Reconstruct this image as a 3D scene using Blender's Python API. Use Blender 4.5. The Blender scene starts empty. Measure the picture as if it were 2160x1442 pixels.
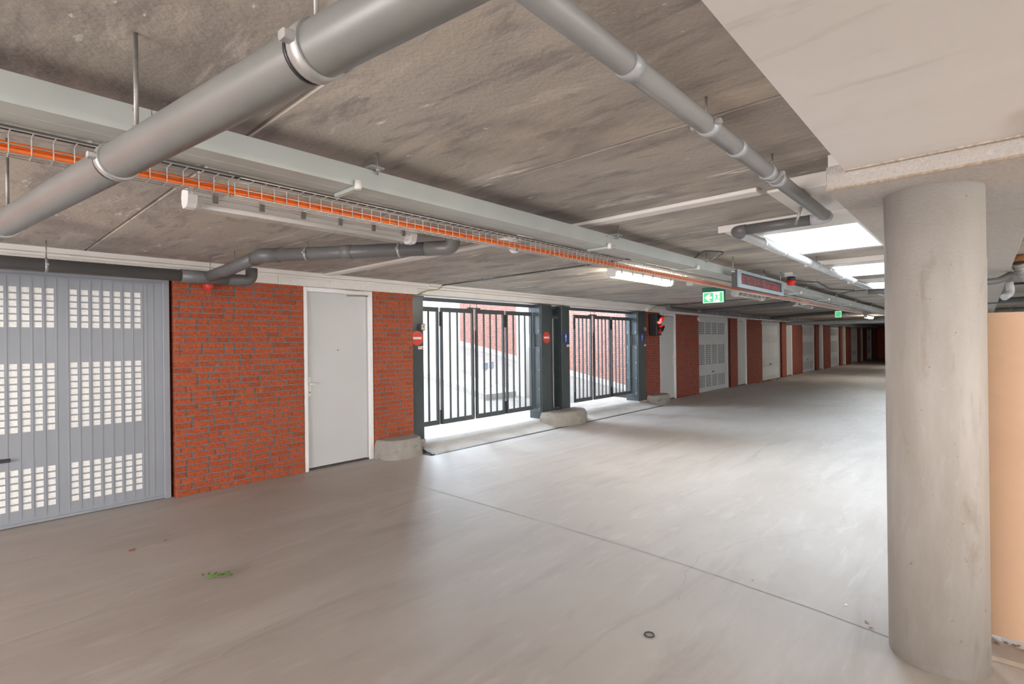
import bpy, bmesh, math, random
from mathutils import Vector, Matrix
random.seed(7)
scn = bpy.context.scene
COL = scn.collection

# ------------------------------------------------------------------ camera
yaw, pitch, roll = math.radians(42.4147), math.radians(0.061), math.radians(0.673)
fwd = Vector((math.cos(pitch)*math.cos(yaw), math.cos(pitch)*math.sin(yaw), math.sin(pitch)))
rgt = Vector((math.sin(yaw), -math.cos(yaw), 0)); dwn = fwd.cross(rgt)
r1 = math.cos(roll)*rgt + math.sin(roll)*dwn
d1 = -math.sin(roll)*rgt + math.cos(roll)*dwn
cam_data = bpy.data.cameras.new('camera')
cam_data.sensor_width = 36.0
cam_data.lens = 36.0*1090.43/2160.0
cam_data.clip_start = 0.02; cam_data.clip_end = 300
cam = bpy.data.objects.new('camera', cam_data); COL.objects.link(cam)
cam.matrix_world = Matrix(((r1.x, -d1.x, -fwd.x, 0), (r1.y, -d1.y, -fwd.y, 0), (r1.z, -d1.z, -fwd.z, 1.53), (0, 0, 0, 1)))
scn.camera = cam

# ------------------------------------------------------------------ sky, daylight portals, exposure
SKY = 3.8
world = bpy.data.worlds.new('overcast_sky'); scn.world = world; world.use_nodes = True
bg = world.node_tree.nodes['Background']
bg.inputs[0].default_value = (0.80, 0.90, 1.0, 1); bg.inputs[1].default_value = SKY
scn.view_settings.view_transform = 'Standard'; scn.view_settings.look = 'None'
scn.view_settings.exposure = 1.0; scn.view_settings.gamma = 1.0; scn.view_settings.use_curve_mapping = False
cy = scn.cycles
cy.max_bounces = 9; cy.diffuse_bounces = 6; cy.glossy_bounces = 4; cy.transparent_max_bounces = 12
cy.sample_clamp_indirect = 6.0; cy.caustics_reflective = False; cy.caustics_refractive = False
def portal(name, loc, sx, sy, rot):
    l = bpy.data.lights.new(name, 'AREA'); l.shape = 'RECTANGLE'; l.size = sx; l.size_y = sy
    l.cycles.is_portal = True
    o = bpy.data.objects.new(name, l); COL.objects.link(o); o.location = loc; o.rotation_euler = rot
portal('gate_daylight_portal', (8.0, 6.45, 1.2), 6.6, 2.1, (math.radians(-90), 0, 0))
def area(name, loc, sx, sy, target, watts, col):
    l = bpy.data.lights.new(name, 'AREA'); l.shape = 'RECTANGLE'; l.size = sx; l.size_y = sy; l.energy = watts; l.color = col
    o = bpy.data.objects.new(name, l); COL.objects.link(o); o.location = loc
    if target: o.rotation_euler = (Vector(target)-Vector(loc)).to_track_quat('-Z', 'Y').to_euler()   # None: straight down
# daylight falling down the open ramp, and fill lights added at solid unseen walls
area('ramp_daylight', (7.7, 10.5, 3.8), 1.6, .8, (7.5, 3.0, 5.0), 500, (.70, .85, 1.0))
area('rear_fill_light', (-5.9, .8, 1.15), 8.0, 2.1, (6, 0, 1.15), 430, (1.0, .98, .97))  # added ambient fill; the rear wall has no gateway
area('side_fill_light', (1.5, -6.9, 1.15), 11.0, 2.1, (1.5, 6, 1.15), 190, (1.0, .99, .99))  # added fill from the right; no opening in that wall
SKX = [(4.48, 5.70), (7.06, 8.26), (9.55, 10.75), (12.05, 13.25), (14.55, 15.75), (17.05, 18.25), (22.0, 23.2), (27.0, 28.2)]
for a, b in SKX:
    area('skylight_daylight', ((a+b)/2, 0.995, 2.948), b-a, .64, None, 44, (.74, .87, 1.0))

# ------------------------------------------------------------------ mesh helpers
class MB:
    def __init__(s): s.v = []; s.f = []; s.smooth = []
    def add(s, vs, fs, sm=False):
        n = len(s.v); s.v += [tuple(v) for v in vs]
        for f in fs: s.f.append(tuple(i+n for i in f)); s.smooth.append(sm)
        return s
    def box(s, x0, x1, y0, y1, z0, z1, b=0.0):
        if b <= 0:
            vs = [(x, y, z) for z in (z0, z1) for y in (y0, y1) for x in (x0, x1)]
            return s.add(vs, [(0,2,3,1),(4,5,7,6),(0,1,5,4),(2,6,7,3),(0,4,6,2),(1,3,7,5)])
        b = min(b, (x1-x0)*.45, (y1-y0)*.45, (z1-z0)*.45)
        m = bmesh.new(); bmesh.ops.create_cube(m, size=1)
        for v in m.verts:
            v.co = Vector((x0 if v.co.x < 0 else x1, y0 if v.co.y < 0 else y1, z0 if v.co.z < 0 else z1))
        bmesh.ops.bevel(m, geom=m.edges[:], offset=b, segments=1, affect='EDGES')
        m.verts.index_update()
        s.add([v.co for v in m.verts], [[v.index for v in f.verts] for f in m.faces]); m.free(); return s
    def tube(s, pts, r, n=16, caps=True):
        pts = [Vector(p) for p in pts]; rs = r if isinstance(r, (list, tuple)) else [r]*len(pts)
        t0 = (pts[1]-pts[0]).normalized(); u = t0.orthogonal().normalized(); rings = []; base = len(s.v); vs = []
        for i, p in enumerate(pts):
            t = (pts[min(i+1, len(pts)-1)]-pts[max(i-1, 0)]).normalized()
            u = (u - t*u.dot(t)).normalized(); w = t.cross(u)
            vs += [p + (u*math.cos(2*math.pi*k/n) + w*math.sin(2*math.pi*k/n))*rs[i] for k in range(n)]
        fs = []
        for i in range(len(pts)-1):
            for k in range(n):
                a = i*n+k; b = i*n+(k+1) % n
                fs.append((a, b, b+n, a+n))
        s.add(vs, fs, True)
        if caps:
            s.f.append(tuple(base+k for k in range(n))[::-1]); s.smooth.append(False)
            s.f.append(tuple(base+(len(pts)-1)*n+k for k in range(n))); s.smooth.append(False)
        return s
    def prism(s, poly, axis, a, b):
        # poly: 2D outline, extruded along axis ('x','y','z') from a to b
        def P(u, v, w): return {'x': (w, u, v), 'y': (u, w, v), 'z': (u, v, w)}[axis]
        n = len(poly); vs = [P(u, v, a) for u, v in poly] + [P(u, v, b) for u, v in poly]
        fs = [tuple(range(n))[::-1], tuple(range(n, 2*n))] + [(i, (i+1) % n, (i+1) % n+n, i+n) for i in range(n)]
        return s.add(vs, fs)
    def lathe(s, prof, c, n=24, axis='z', half=None):
        c = Vector(c); vs = []; m = n
        for r, h in prof:
            for k in range(m):
                a = 2*math.pi*k/m; x, y = r*math.cos(a), r*math.sin(a)
                vs.append(c + Vector({'z': (x, y, h), 'y': (x, h, y), 'x': (h, x, y)}[axis]))
        fs = []
        for i in range(len(prof)-1):
            for k in range(m):
                a = i*m+k; b = i*m+(k+1) % m; fs.append((a, b, b+m, a+m))
        base = len(s.v); s.add(vs, fs, True)
        s.f.append(tuple(base+k for k in range(m))[::-1]); s.smooth.append(False)
        s.f.append(tuple(base+(len(prof)-1)*m+k for k in range(m))); s.smooth.append(False)
        return s
    def disc(s, c, r, axis, th, n=32):
        return s.lathe([(r, -th/2), (r, th/2)], c, n, axis)
    def build(s, name, mat, parent=None, label=None):
        off = worldloc(parent) if parent else Vector((0, 0, 0))
        me = bpy.data.meshes.new(name)
        me.from_pydata([tuple(Vector(v)-off) for v in s.v], [], s.f); me.validate()
        if len(s.smooth) == len(me.polygons): me.polygons.foreach_set('use_smooth', s.smooth)
        m = bmesh.new(); m.from_mesh(me); bmesh.ops.recalc_face_normals(m, faces=m.faces); m.to_mesh(me); m.free()
        me.materials.append(mat); me.update()
        o = bpy.data.objects.new(name, me); COL.objects.link(o)
        if parent: o.parent = parent
        if label: o['label'] = label
        return o
def worldloc(o):
    p = Vector((0, 0, 0))
    while o: p += Vector(o.location); o = o.parent
    return p
def tag(o, label, cat=None, group=None, kind=None):
    o['label'] = label
    if cat: o['category'] = cat
    if group: o['group'] = group
    if kind: o['kind'] = kind
    return o
def thing(name, loc, label, cat, group=None, kind=None):
    o = bpy.data.objects.new(name, None); o.empty_display_size = .1; COL.objects.link(o); o.location = loc
    return tag(o, label, cat, group, kind)
def fillet(pts, r, n=7):
    pts = [Vector(p) for p in pts]; out = [pts[0]]
    for i in range(1, len(pts)-1):
        a, b, c = pts[i-1], pts[i], pts[i+1]; d0 = (a-b).normalized(); d2 = (c-b).normalized()
        ang = d0.angle(d2); t = min(r/math.tan(ang/2), (a-b).length*.48, (c-b).length*.48); rr = t*math.tan(ang/2)
        ctr = b + (d0+d2).normalized()*(rr/math.sin(ang/2)); p0 = b+d0*t; p2 = b+d2*t
        for k in range(n+1):
            q = p0.lerp(p2, k/n); out.append(ctr+(q-ctr).normalized()*rr)
    out.append(pts[-1]); return out

# ------------------------------------------------------------------ materials
def newmat(name):
    m = bpy.data.materials.new(name); m.use_nodes = True; nt = m.node_tree
    return m, nt, nt.nodes['Principled BSDF']
def N(nt, typ, **kw):
    n = nt.nodes.new(typ)
    for k, v in kw.items(): setattr(n, k, v)
    return n
def plain(name, col, rough=.5, metal=0.0, var=.08, bump=0.0, scale=8.0, emis=None, estr=0.0, spec=.5):
    m, nt, b = newmat(name); L = nt.links
    b.inputs['Roughness'].default_value = rough; b.inputs['Metallic'].default_value = metal
    b.inputs['Specular IOR Level'].default_value = spec
    g = N(nt, 'ShaderNodeNewGeometry'); no = N(nt, 'ShaderNodeTexNoise'); no.inputs['Scale'].default_value = scale
    no.inputs['Detail'].default_value = 6; L.new(g.outputs['Position'], no.inputs['Vector'])
    cr = N(nt, 'ShaderNodeValToRGB'); cr.color_ramp.elements[0].position = .3; cr.color_ramp.elements[1].position = .7
    cr.color_ramp.elements[0].color = tuple(c*(1-var) for c in col)+(1,); cr.color_ramp.elements[1].color = tuple(min(1, c*(1+var)) for c in col)+(1,)
    L.new(no.outputs['Fac'], cr.inputs[0]); L.new(cr.outputs[0], b.inputs['Base Color'])
    if bump:
        bp = N(nt, 'ShaderNodeBump'); bp.inputs['Strength'].default_value = bump; bp.inputs['Distance'].default_value = .01
        n2 = N(nt, 'ShaderNodeTexNoise'); n2.inputs['Scale'].default_value = scale*8; n2.inputs['Detail'].default_value = 5
        L.new(g.outputs['Position'], n2.inputs['Vector']); L.new(n2.outputs['Fac'], bp.inputs['Height']); L.new(bp.outputs[0], b.inputs['Normal'])
    if emis:
        b.inputs['Emission Color'].default_value = emis+(1,); b.inputs['Emission Strength'].default_value = estr
    return m
def layered(name, base, layers, rough=.7, bump=.15, bumpscale=60, roughvar=0.0, spec=.5, mapscale=(1, 1, 1)):
    """base colour and noise layers: (colour, scale vec, lo, hi, strength)"""
    m, nt, b = newmat(name); L = nt.links; b.inputs['Roughness'].default_value = rough; b.inputs['Specular IOR Level'].default_value = spec
    g = N(nt, 'ShaderNodeNewGeometry')
    oi = N(nt, 'ShaderNodeObjectInfo')
    cur = None; col0 = base+(1,)
    for i, (col, sc, lo, hi, st) in enumerate(layers):
        mp = N(nt, 'ShaderNodeMapping'); mp.inputs['Scale'].default_value = sc; mp.inputs['Location'].default_value = (i*7.3, i*3.1, i*1.7)
        L.new(g.outputs['Position'], mp.inputs['Vector'])
        no = N(nt, 'ShaderNodeTexNoise', noise_dimensions='4D'); no.inputs['Scale'].default_value = 1; no.inputs['Detail'].default_value = 9; no.inputs['Roughness'].default_value = .62
        no.inputs['Distortion'].default_value = .6
        ml = N(nt, 'ShaderNodeMath', operation='MULTIPLY'); ml.inputs[1].default_value = 40.0
        L.new(oi.outputs['Random'], ml.inputs[0]); L.new(ml.outputs[0], no.inputs['W'])
        L.new(mp.outputs[0], no.inputs['Vector'])
        mr = N(nt, 'ShaderNodeMapRange'); mr.inputs[1].default_value = lo; mr.inputs[2].default_value = hi; mr.inputs[3].default_value = 0; mr.inputs[4].default_value = st
        L.new(no.outputs['Fac'], mr.inputs[0])
        mx = N(nt, 'ShaderNodeMixRGB'); mx.inputs[2].default_value = col+(1,); L.new(mr.outputs[0], mx.inputs[0])
        if cur is None: mx.inputs[1].default_value = col0
        else: L.new(cur, mx.inputs[1])
        cur = mx.outputs[0]
    L.new(cur, b.inputs['Base Color'])
    bp = N(nt, 'ShaderNodeBump'); bp.inputs['Strength'].default_value = bump; bp.inputs['Distance'].default_value = .01
    n2 = N(nt, 'ShaderNodeTexNoise'); n2.inputs['Scale'].default_value = bumpscale; n2.inputs['Detail'].default_value = 6
    L.new(g.outputs['Position'], n2.inputs['Vector']); L.new(n2.outputs['Fac'], bp.inputs['Height']); L.new(bp.outputs[0], b.inputs['Normal'])
    return m
M = {}
M['ceil'] = layered('ceiling_concrete', (.46, .425, .385), [
    ((.26, .235, .215), (1.1, .55, 1), .44, .62, .85), ((.60, .54, .45), (1.7, .6, 1), .50, .68, .75),
    ((.19, .175, .175), (5.5, 1.3, 1), .53, .68, .75), ((.66, .62, .57), (7.5, 1.6, 1), .55, .68, .75),
    ((.23, .21, .205), (17, 4.5, 1), .55, .68, .6), ((.86, .83, .80), (9, 2.4, 1), .625, .68, .85), ((.82, .79, .76), (34, 14, 1), .65, .70, .7), ((.09, .085, .085), (36, 36, 1), .69, .74, .7)], rough=.85, bump=.3, bumpscale=45)
M['floor'] = layered('floor_screed', (.42, .388, .36), [
    ((.345, .31, .28), (.35, .5, 1), .40, .65, .85), ((.48, .455, .43), (.4, 1.8, 1), .5, .7, .6),
    ((.31, .275, .25), (.9, 4.5, 1), .52, .70, .6), ((.50, .47, .445), (2.2, 11, 1), .56, .72, .5), ((.24, .225, .21), (40, 40, 1), .67, .73, .4), ((.60, .58, .55), (55, 55, 1), .69, .75, .45)],
    rough=.58, bump=.06, bumpscale=90, spec=.4)
M['apron'] = layered('apron_concrete', (.45, .42, .39), [((.33, .31, .30), (1.5, 3, 1), .45, .65, .8), ((.56, .53, .50), (20, 20, 1), .55, .7, .5), ((.24, .23, .22), (6, 18, 1), .6, .7, .5)], rough=.9, bump=.5, bumpscale=120)
M['ramp'] = layered('ramp_paving', (.26, .24, .225), [((.19, .175, .165), (2, 2, 1), .45, .65, .7)], rough=.9, bump=.4, bumpscale=50)
M['column'] = layered('column_concrete', (.42, .40, .375), [((.32, .295, .26), (2.2, 2.2, .6), .44, .62, .85), ((.47, .455, .43), (4, 4, .7), .48, .70, .5),
    ((.27, .235, .19), (7, 7, 2.2), .58, .70, .65), ((.50, .48, .455), (22, 22, 10), .58, .72, .3), ((.12, .10, .08), (48, 48, 48), .66, .70, .9)], rough=.6, bump=.12, bumpscale=70)
M['block'] = layered('bumper_concrete', (.34, .32, .29), [((.26, .25, .24), (5, 5, 5), .45, .65, .8), ((.42, .39, .35), (16, 16, 16), .52, .7, .6), ((.09, .09, .10), (4, 4, 9), .58, .68, .75)], rough=.85, bump=.4, bumpscale=60)
M['beam'] = layered('beam_paint', (.80, .785, .77), [((.72, .70, .68), (1.2, .8, 1), .42, .66, .8), ((.47, .43, .39), (7, 1.5, 1), .58, .74, .5), ((.28, .25, .23), (50, 50, 50), .73, .77, .7)], rough=.75, bump=.05, bumpscale=40)
M['woodwool'] = layered('wood_wool_board', (.53, .50, .47), [((.46, .41, .37), (40, 90, 60), .52, .62, .75), ((.70, .67, .63), (90, 40, 50), .55, .66, .7), ((.33, .27, .22), (70, 70, 70), .64, .72, .7)], rough=.95, bump=.9, bumpscale=110)
M['lintel'] = layered('lintel_board', (.82, .80, .77), [((.55, .51, .47), (30, 30, 30), .55, .68, .6), ((.72, .70, .67), (60, 60, 60), .55, .66, .6)], rough=.9, bump=.5, bumpscale=130)
M['white'] = plain('white_paint', (.78, .76, .73), .5, var=.04, scale=3)
M['whiteframe'] = plain('door_frame_white', (.84, .84, .84), .4, var=.03, scale=4)
M['door'] = plain('door_grey', (.56, .575, .585), .38, var=.02, scale=2)
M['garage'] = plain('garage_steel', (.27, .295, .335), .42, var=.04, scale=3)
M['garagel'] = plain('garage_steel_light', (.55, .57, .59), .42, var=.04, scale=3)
M['pipe'] = plain('pvc_grey', (.17, .172, .165), .38, var=.07, scale=5)
M['pipedark'] = plain('pvc_dark_grey', (.13, .133, .135), .42, var=.08, scale=5)
M['pipepale'] = plain('pvc_pale_grey', (.42, .44, .46), .35, var=.06, scale=5)
M['pipeceil'] = plain('pvc_mid_grey', (.27, .272, .275), .4, var=.07, scale=5)
M['band'] = plain('coupling_pale', (.36, .38, .40), .32, var=.04)
M['galv'] = plain('galvanised', (.42, .42, .41), .5, .6, var=.12, scale=30)
M['rod'] = plain('threaded_rod', (.30, .29, .27), .5, .6, var=.15, scale=60)
M['tray'] = plain('tray_aluminium', (.47, .51, .49), .42, .1, var=.07, scale=4)
M['trayin'] = plain('tray_underside', (.42, .44, .46), .45, .25, var=.08, scale=4)
M['wire'] = plain('basket_wire', (.62, .61, .59), .35, .5, var=.08, scale=40)
M['orange'] = plain('orange_cable', (.85, .17, .02), .5, var=.06, scale=20)
M['black'] = plain('black_plastic', (.02, .02, .022), .45, var=.1)
M['cable'] = plain('dark_cable', (.07, .07, .072), .5, var=.1)
M['post'] = plain('post_paint', (.055, .07, .075), .28, var=.12, scale=6)
M['plate'] = plain('post_cover_plate', (.10, .125, .14), .28, .3, var=.15, scale=3)
M['gate'] = plain('gate_paint', (.075, .085, .09), .38, var=.1, scale=6)
M['red'] = plain('sign_red', (.62, .055, .04), .4, var=.03)
M['blue'] = plain('sign_blue', (.02, .055, .26), .4, var=.03)
M['signwhite'] = plain('sign_white', (.75, .74, .72), .4, var=.02)
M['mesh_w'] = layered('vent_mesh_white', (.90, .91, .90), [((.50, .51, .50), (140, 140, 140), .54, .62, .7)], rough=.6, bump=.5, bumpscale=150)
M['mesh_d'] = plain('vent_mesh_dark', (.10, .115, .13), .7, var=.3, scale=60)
M['orangeboard'] = layered('sealed_chipboard', (.64, .43, .285), [((.59, .39, .255), (3, 3, 3), .45, .65, .6), ((.68, .47, .32), (14, 14, 14), .5, .7, .4)], rough=.6, bump=.05)
M['mortar'] = layered('mortar', (.18, .165, .165), [((.26, .235, .235), (25, 25, 25), .5, .66, .6)], rough=.95, bump=.4, bumpscale=150)
M['plinth'] = plain('plinth_concrete', (.45, .43, .40), .9, var=.15, bump=.3)
M['leaf'] = plain('dry_leaf', (.28, .12, .04), .7, var=.4, scale=60)
M['green'] = plain('green_leaf', (.10, .26, .04), .55, var=.4, scale=80)
M['crack'] = plain('crack_filler', (.54, .50, .46), .8, var=.1)
M['joint'] = plain('floor_joint', (.29, .275, .26), .8, var=.2, scale=12)
M['rubber'] = plain('black_rubber', (.012, .012, .013), .5, var=.1)
M['steel_edge'] = plain('edge_steel', (.07, .065, .06), .6, .3, var=.3, scale=15)
M['tape'] = plain('pale_streak', (.50, .47, .43), .6, var=.1, scale=15)
M['ply'] = plain('grey_post', (.36, .35, .36), .5, var=.05)
def emit(name, col, st):
    m, nt, b = newmat(name); b.inputs['Base Color'].default_value = tuple(min(c, .8) for c in col)+(1,)
    b.inputs['Emission Color'].default_value = col+(1,); b.inputs['Emission Strength'].default_value = st; b.inputs['Roughness'].default_value = .4
    return m
M['lamp_on'] = emit('lit_diffuser', (1.0, .90, .76), 30.0)
M['red_on'] = emit('red_lamp_lit', (1.0, .02, .015), 9.0)
M['red_off'] = plain('red_lens', (.55, .02, .015), .2, var=.05)
M['led_red'] = emit('led_red', (.42, .03, .035), .08)
M['exit_green'] = emit('exit_green', (.10, .60, .24), .34)
M['exit_white'] = emit('exit_white', (.85, 1.0, .92), .48)
M['exit_case'] = plain('exit_case_green', (.02, .16, .10), .35, var=.1)
M['tube_off'] = plain('fluorescent_tube_off', (.80, .79, .77), .3, var=.02)
def clear_mat(name, tint, mixfac, rough):
    m = bpy.data.materials.new(name); m.use_nodes = True; nt = m.node_tree; nt.nodes.clear()
    o = N(nt, 'ShaderNodeOutputMaterial'); mx = N(nt, 'ShaderNodeMixShader'); t = N(nt, 'ShaderNodeBsdfTransparent'); p = N(nt, 'ShaderNodeBsdfPrincipled')
    t.inputs[0].default_value = tint+(1,); p.inputs['Base Color'].default_value = tint+(1,); p.inputs['Roughness'].default_value = rough
    mx.inputs[0].default_value = mixfac; nt.links.new(t.outputs[0], mx.inputs[1]); nt.links.new(p.outputs[0], mx.inputs[2]); nt.links.new(mx.outputs[0], o.inputs[0])
    return m
M['cover'] = clear_mat('lamp_cover_acrylic', (.95, .95, .94), .22, .25)
M['pane'] = clear_mat('skylight_pane', (.93, .95, .96), .12, .1)
def brickmat(name, c1, c2, c3):
    m, nt, b = newmat(name); L = nt.links; b.inputs['Roughness'].default_value = .8; b.inputs['Specular IOR Level'].default_value = .3
    oi = N(nt, 'ShaderNodeObjectInfo'); g = N(nt, 'ShaderNodeNewGeometry')
    ad = N(nt, 'ShaderNodeMath', operation='ADD'); L.new(oi.outputs['Random'], ad.inputs[0]); L.new(g.outputs['Random Per Island'], ad.inputs[1])
    fr = N(nt, 'ShaderNodeMath', operation='FRACT'); L.new(ad.outputs[0], fr.inputs[0])
    cr = N(nt, 'ShaderNodeValToRGB'); e = cr.color_ramp.elements; e[0].color = c1+(1,); e[1].color = c3+(1,); x = e.new(.5); x.color = c2+(1,)
    L.new(fr.outputs[0], cr.inputs[0])
    no = N(nt, 'ShaderNodeTexNoise'); no.inputs['Scale'].default_value = 38; no.inputs['Detail'].default_value = 8; L.new(g.outputs['Position'], no.inputs['Vector'])
    mr = N(nt, 'ShaderNodeMapRange'); mr.inputs[1].default_value = .35; mr.inputs[2].default_value = .68; mr.inputs[3].default_value = .72; mr.inputs[4].default_value = 1.15; L.new(no.outputs['Fac'], mr.inputs[0])
    mu = N(nt, 'ShaderNodeMixRGB', blend_type='MULTIPLY'); mu.inputs[0].default_value = 1; L.new(cr.outputs[0], mu.inputs[1]); L.new(mr.outputs[0], mu.inputs[2])
    n3 = N(nt, 'ShaderNodeTexNoise'); n3.inputs['Scale'].default_value = 5; n3.inputs['Detail'].default_value = 9; n3.inputs['Roughness'].default_value = .7; L.new(g.outputs['Position'], n3.inputs['Vector'])
    m3 = N(nt, 'ShaderNodeMapRange'); m3.inputs[1].default_value = .64; m3.inputs[2].default_value = .74; m3.inputs[4].default_value = .45; L.new(n3.outputs['Fac'], m3.inputs[0])
    mx = N(nt, 'ShaderNodeMixRGB'); mx.inputs[2].default_value = (.62, .45, .38, 1); L.new(m3.outputs[0], mx.inputs[0]); L.new(mu.outputs[0], mx.inputs[1])
    L.new(mx.outputs[0], b.inputs['Base Color'])
    bp = N(nt, 'ShaderNodeBump'); bp.inputs['Strength'].default_value = .6; bp.inputs['Distance'].default_value = .006; L.new(no.outputs['Fac'], bp.inputs['Height']); L.new(bp.outputs[0], b.inputs['Normal'])
    return m
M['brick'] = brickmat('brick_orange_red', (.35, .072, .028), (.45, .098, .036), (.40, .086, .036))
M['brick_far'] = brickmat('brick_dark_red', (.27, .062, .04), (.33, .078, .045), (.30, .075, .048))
M['brick_out_glare'] = brickmat('brick_ramp_glare_pale', (.42, .20, .16), (.48, .24, .20), (.45, .22, .18))  # glare wash-out is mixed into these paler brick tones

# ------------------------------------------------------------------ the setting
ZC = 2.40; YW = 6.03
fl = MB().box(-6.2, 48.2, -7.2, 6.9, -.3, 0).build('floor', M['floor'])
tag(fl, 'smooth grey concrete garage floor', 'floor', kind='structure')
def ribbon(name, pts, w, mat, parent, z=.0015):
    mb = MB(); pts = [Vector((p[0], p[1], z)) for p in pts]; vs = []
    for i, p in enumerate(pts):
        t = (pts[min(i+1, len(pts)-1)]-pts[max(i-1, 0)]).normalized(); n = Vector((-t.y, t.x, 0))
        vs += [p+n*w/2, p-n*w/2]
    mb.add(vs, [(2*i, 2*i+1, 2*i+3, 2*i+2) for i in range(len(pts)-1)]); return mb.build(name, mat, parent)
def wiggle(pts, n, a):
    out = []
    for p, q in zip(pts[:-1], pts[1:]):
        for k in range(n):
            t = k/n; out.append((p[0]+(q[0]-p[0])*t+random.uniform(-a, a), p[1]+(q[1]-p[1])*t+random.uniform(-a, a)))
    out.append(pts[-1]); return out
ribbon('crack', wiggle([(-.3, 3.8), (.18, 3.79), (.47, 3.79), (.65, 3.83), (.78, 3.95), (1.01, 3.96), (1.18, 3.96), (1.45, 3.88), (1.67, 3.94), (1.98, 3.98), (2.4, 4.1)], 4, .008), .0045, M['crack'], fl)
ribbon('crack', wiggle([(.45, 2.7), (.63, 2.79), (.76, 2.82), (.89, 2.8), (.99, 2.86), (1.16, 2.86), (1.32, 2.88), (1.55, 2.9), (2.0, 3.0)], 4, .006), .0035, M['crack'], fl)
ribbon('crack', wiggle([(2.9, 1.35), (3.05, 1.42), (3.6, 1.5), (4.2, 1.3), (4.7, 1.0)], 5, .02), .003, M['joint'], fl)
ribbon('floor_joint', [(3.42, 5.4), (3.42, 2.45), (3.39, 1.54), (3.30, .7), (3.24, .37)], .006, M['joint'], fl)
ribbon('paint_streak', [(3.35, .02), (3.38, -.6)], .05, M['tape'], fl)

# ceiling: concrete planks laid across the aisle, open where the skylights are
ceil = thing('ceiling', (0, 0, ZC), 'grey-brown concrete plank ceiling of the garage', 'ceiling', kind='structure')
PW = 1.165
HY = [(.46, 1.46)]
HX = [(a-.42, b+.06) for a, b in SKX]
x = .85-PW*6
while x < 48:
    x0, x1 = x, x+PW; c = .012
    mb = MB()
    def slab(xa, xb, ya, yb, ca, cb):
        mb.prism([(xa+ca, ZC), (xb-cb, ZC), (xb, ZC+cb), (xb, ZC+.2), (xa, ZC+.2), (xa, ZC+ca)] if ca or cb else [(xa, ZC), (xb, ZC), (xb, ZC+.2), (xa, ZC+.2)], 'y', ya, yb)
    hs = [h for h in HX if h[0] < x1 and h[1] > x0]
    if not hs: slab(x0, x1, -7.2, 6.75, c, c)
    else:
        slab(x0, x1, -7.2, HY[0][0], c, c); slab(x0, x1, HY[0][1], 6.75, c, c)
        cur = x0
        for a, b in sorted(hs):
            if a > cur+.01: slab(cur, a, HY[0][0], HY[0][1], c if cur == x0 else 0, 0)
            cur = max(cur, b)
        if cur < x1-.01: slab(cur, x1, HY[0][0], HY[0][1], 0, c)
    mb.build('ceiling_plank', M['ceil'], ceil); x += PW

# rear, right and far end walls
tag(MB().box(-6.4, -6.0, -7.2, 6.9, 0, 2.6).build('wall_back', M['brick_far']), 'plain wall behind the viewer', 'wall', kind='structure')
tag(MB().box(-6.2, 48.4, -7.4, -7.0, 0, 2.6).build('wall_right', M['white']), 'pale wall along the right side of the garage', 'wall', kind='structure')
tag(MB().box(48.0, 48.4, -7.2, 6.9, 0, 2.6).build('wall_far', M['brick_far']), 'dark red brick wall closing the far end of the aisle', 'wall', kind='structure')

# brick walls with real bricks
_unit = None
def unit_brick():
    global _unit
    if _unit is None:
        o = MB().box(-.5, .5, -.05, .05, -.5, .5).build('brick_shape', M['brick']); _unit = o.data; bpy.data.objects.remove(o)
        m = bmesh.new(); m.from_mesh(_unit)
        bmesh.ops.bevel(m, geom=[e for e in m.edges if all(v.co.y < 0 for v in e.verts)], offset=.03, offset_type='OFFSET', segments=1, affect='EDGES')
        m.to_mesh(_unit); m.free()
    return _unit
def courses(length, height, ch=.0625, jt=.011, bl=.21):
    """wild bond: rows of (centre, width, z centre)"""
    n = int(round(height/ch)); out = []
    for r in range(n):
        z = r*ch+ch/2; u = 0.0; first = True
        while u < length-.005:
            w = random.choice((.1, .155, .05)) if first and random.random() < .75 else (bl if random.random() < .78 else .1)
            first = False
            w = min(w, length-u)
            if length-u-w < .06: w = length-u
            out.append((u+w/2-(jt/2 if u+w < length-.001 else 0), max(.02, w-(jt if u+w < length-.001 else 0)), z)); u += w
            if u+jt > length: break
    return out
def brick_wall(x0, x1, label, near=False, y=YW, h=2.235, z0=0.0, depth=.14):
    core = MB().box(x0+.004, x1-.004, y+.007, y+(.24 if x1 < 12.2 and x0 > 3 else .9), z0, z0+h).build('wall_left', M['mortar'])
    tag(core, label, 'wall', kind='structure')
    if near:
        for cx, w, z in courses(x1-x0, h):
            b = bpy.data.objects.new('brick', unit_brick()); COL.objects.link(b); b.parent = core
            b.location = (x0+cx, y+.05+random.uniform(-.002, .002), z0+z); b.scale = (w, 1, .0515)
    else:
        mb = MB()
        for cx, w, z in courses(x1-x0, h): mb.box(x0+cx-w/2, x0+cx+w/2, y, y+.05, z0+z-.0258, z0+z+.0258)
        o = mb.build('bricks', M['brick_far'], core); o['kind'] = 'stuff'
    # brick returns at the reveals
    mb = MB()
    for r in range(int(round(h/.0625))):
        z = z0+r*.0625+.031
        for xx, s in ((x0, 1), (x1, -1)):
            mb.box(xx+(0 if s > 0 else -.05), xx+(.05 if s > 0 else 0), y+.012, y+depth+.06, z-.0258, z+.0258)
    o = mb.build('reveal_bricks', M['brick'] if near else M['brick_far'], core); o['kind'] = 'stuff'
    return core
brick_wall(1.555, 2.895, 'orange-red brick wall section between the nearest grey garage door and the white door', near=True)
brick_wall(3.865, 4.505, 'narrow orange-red brick pier between the white door and the first gate post', near=True)
PER = 5.72
GD = [14.54+PER*k for k in range(6)]
ords = ['first', 'second', 'third', 'fourth', 'fifth', 'sixth']
brick_wall(11.385, 12.12, 'dark red brick pier behind the red traffic light')
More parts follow.
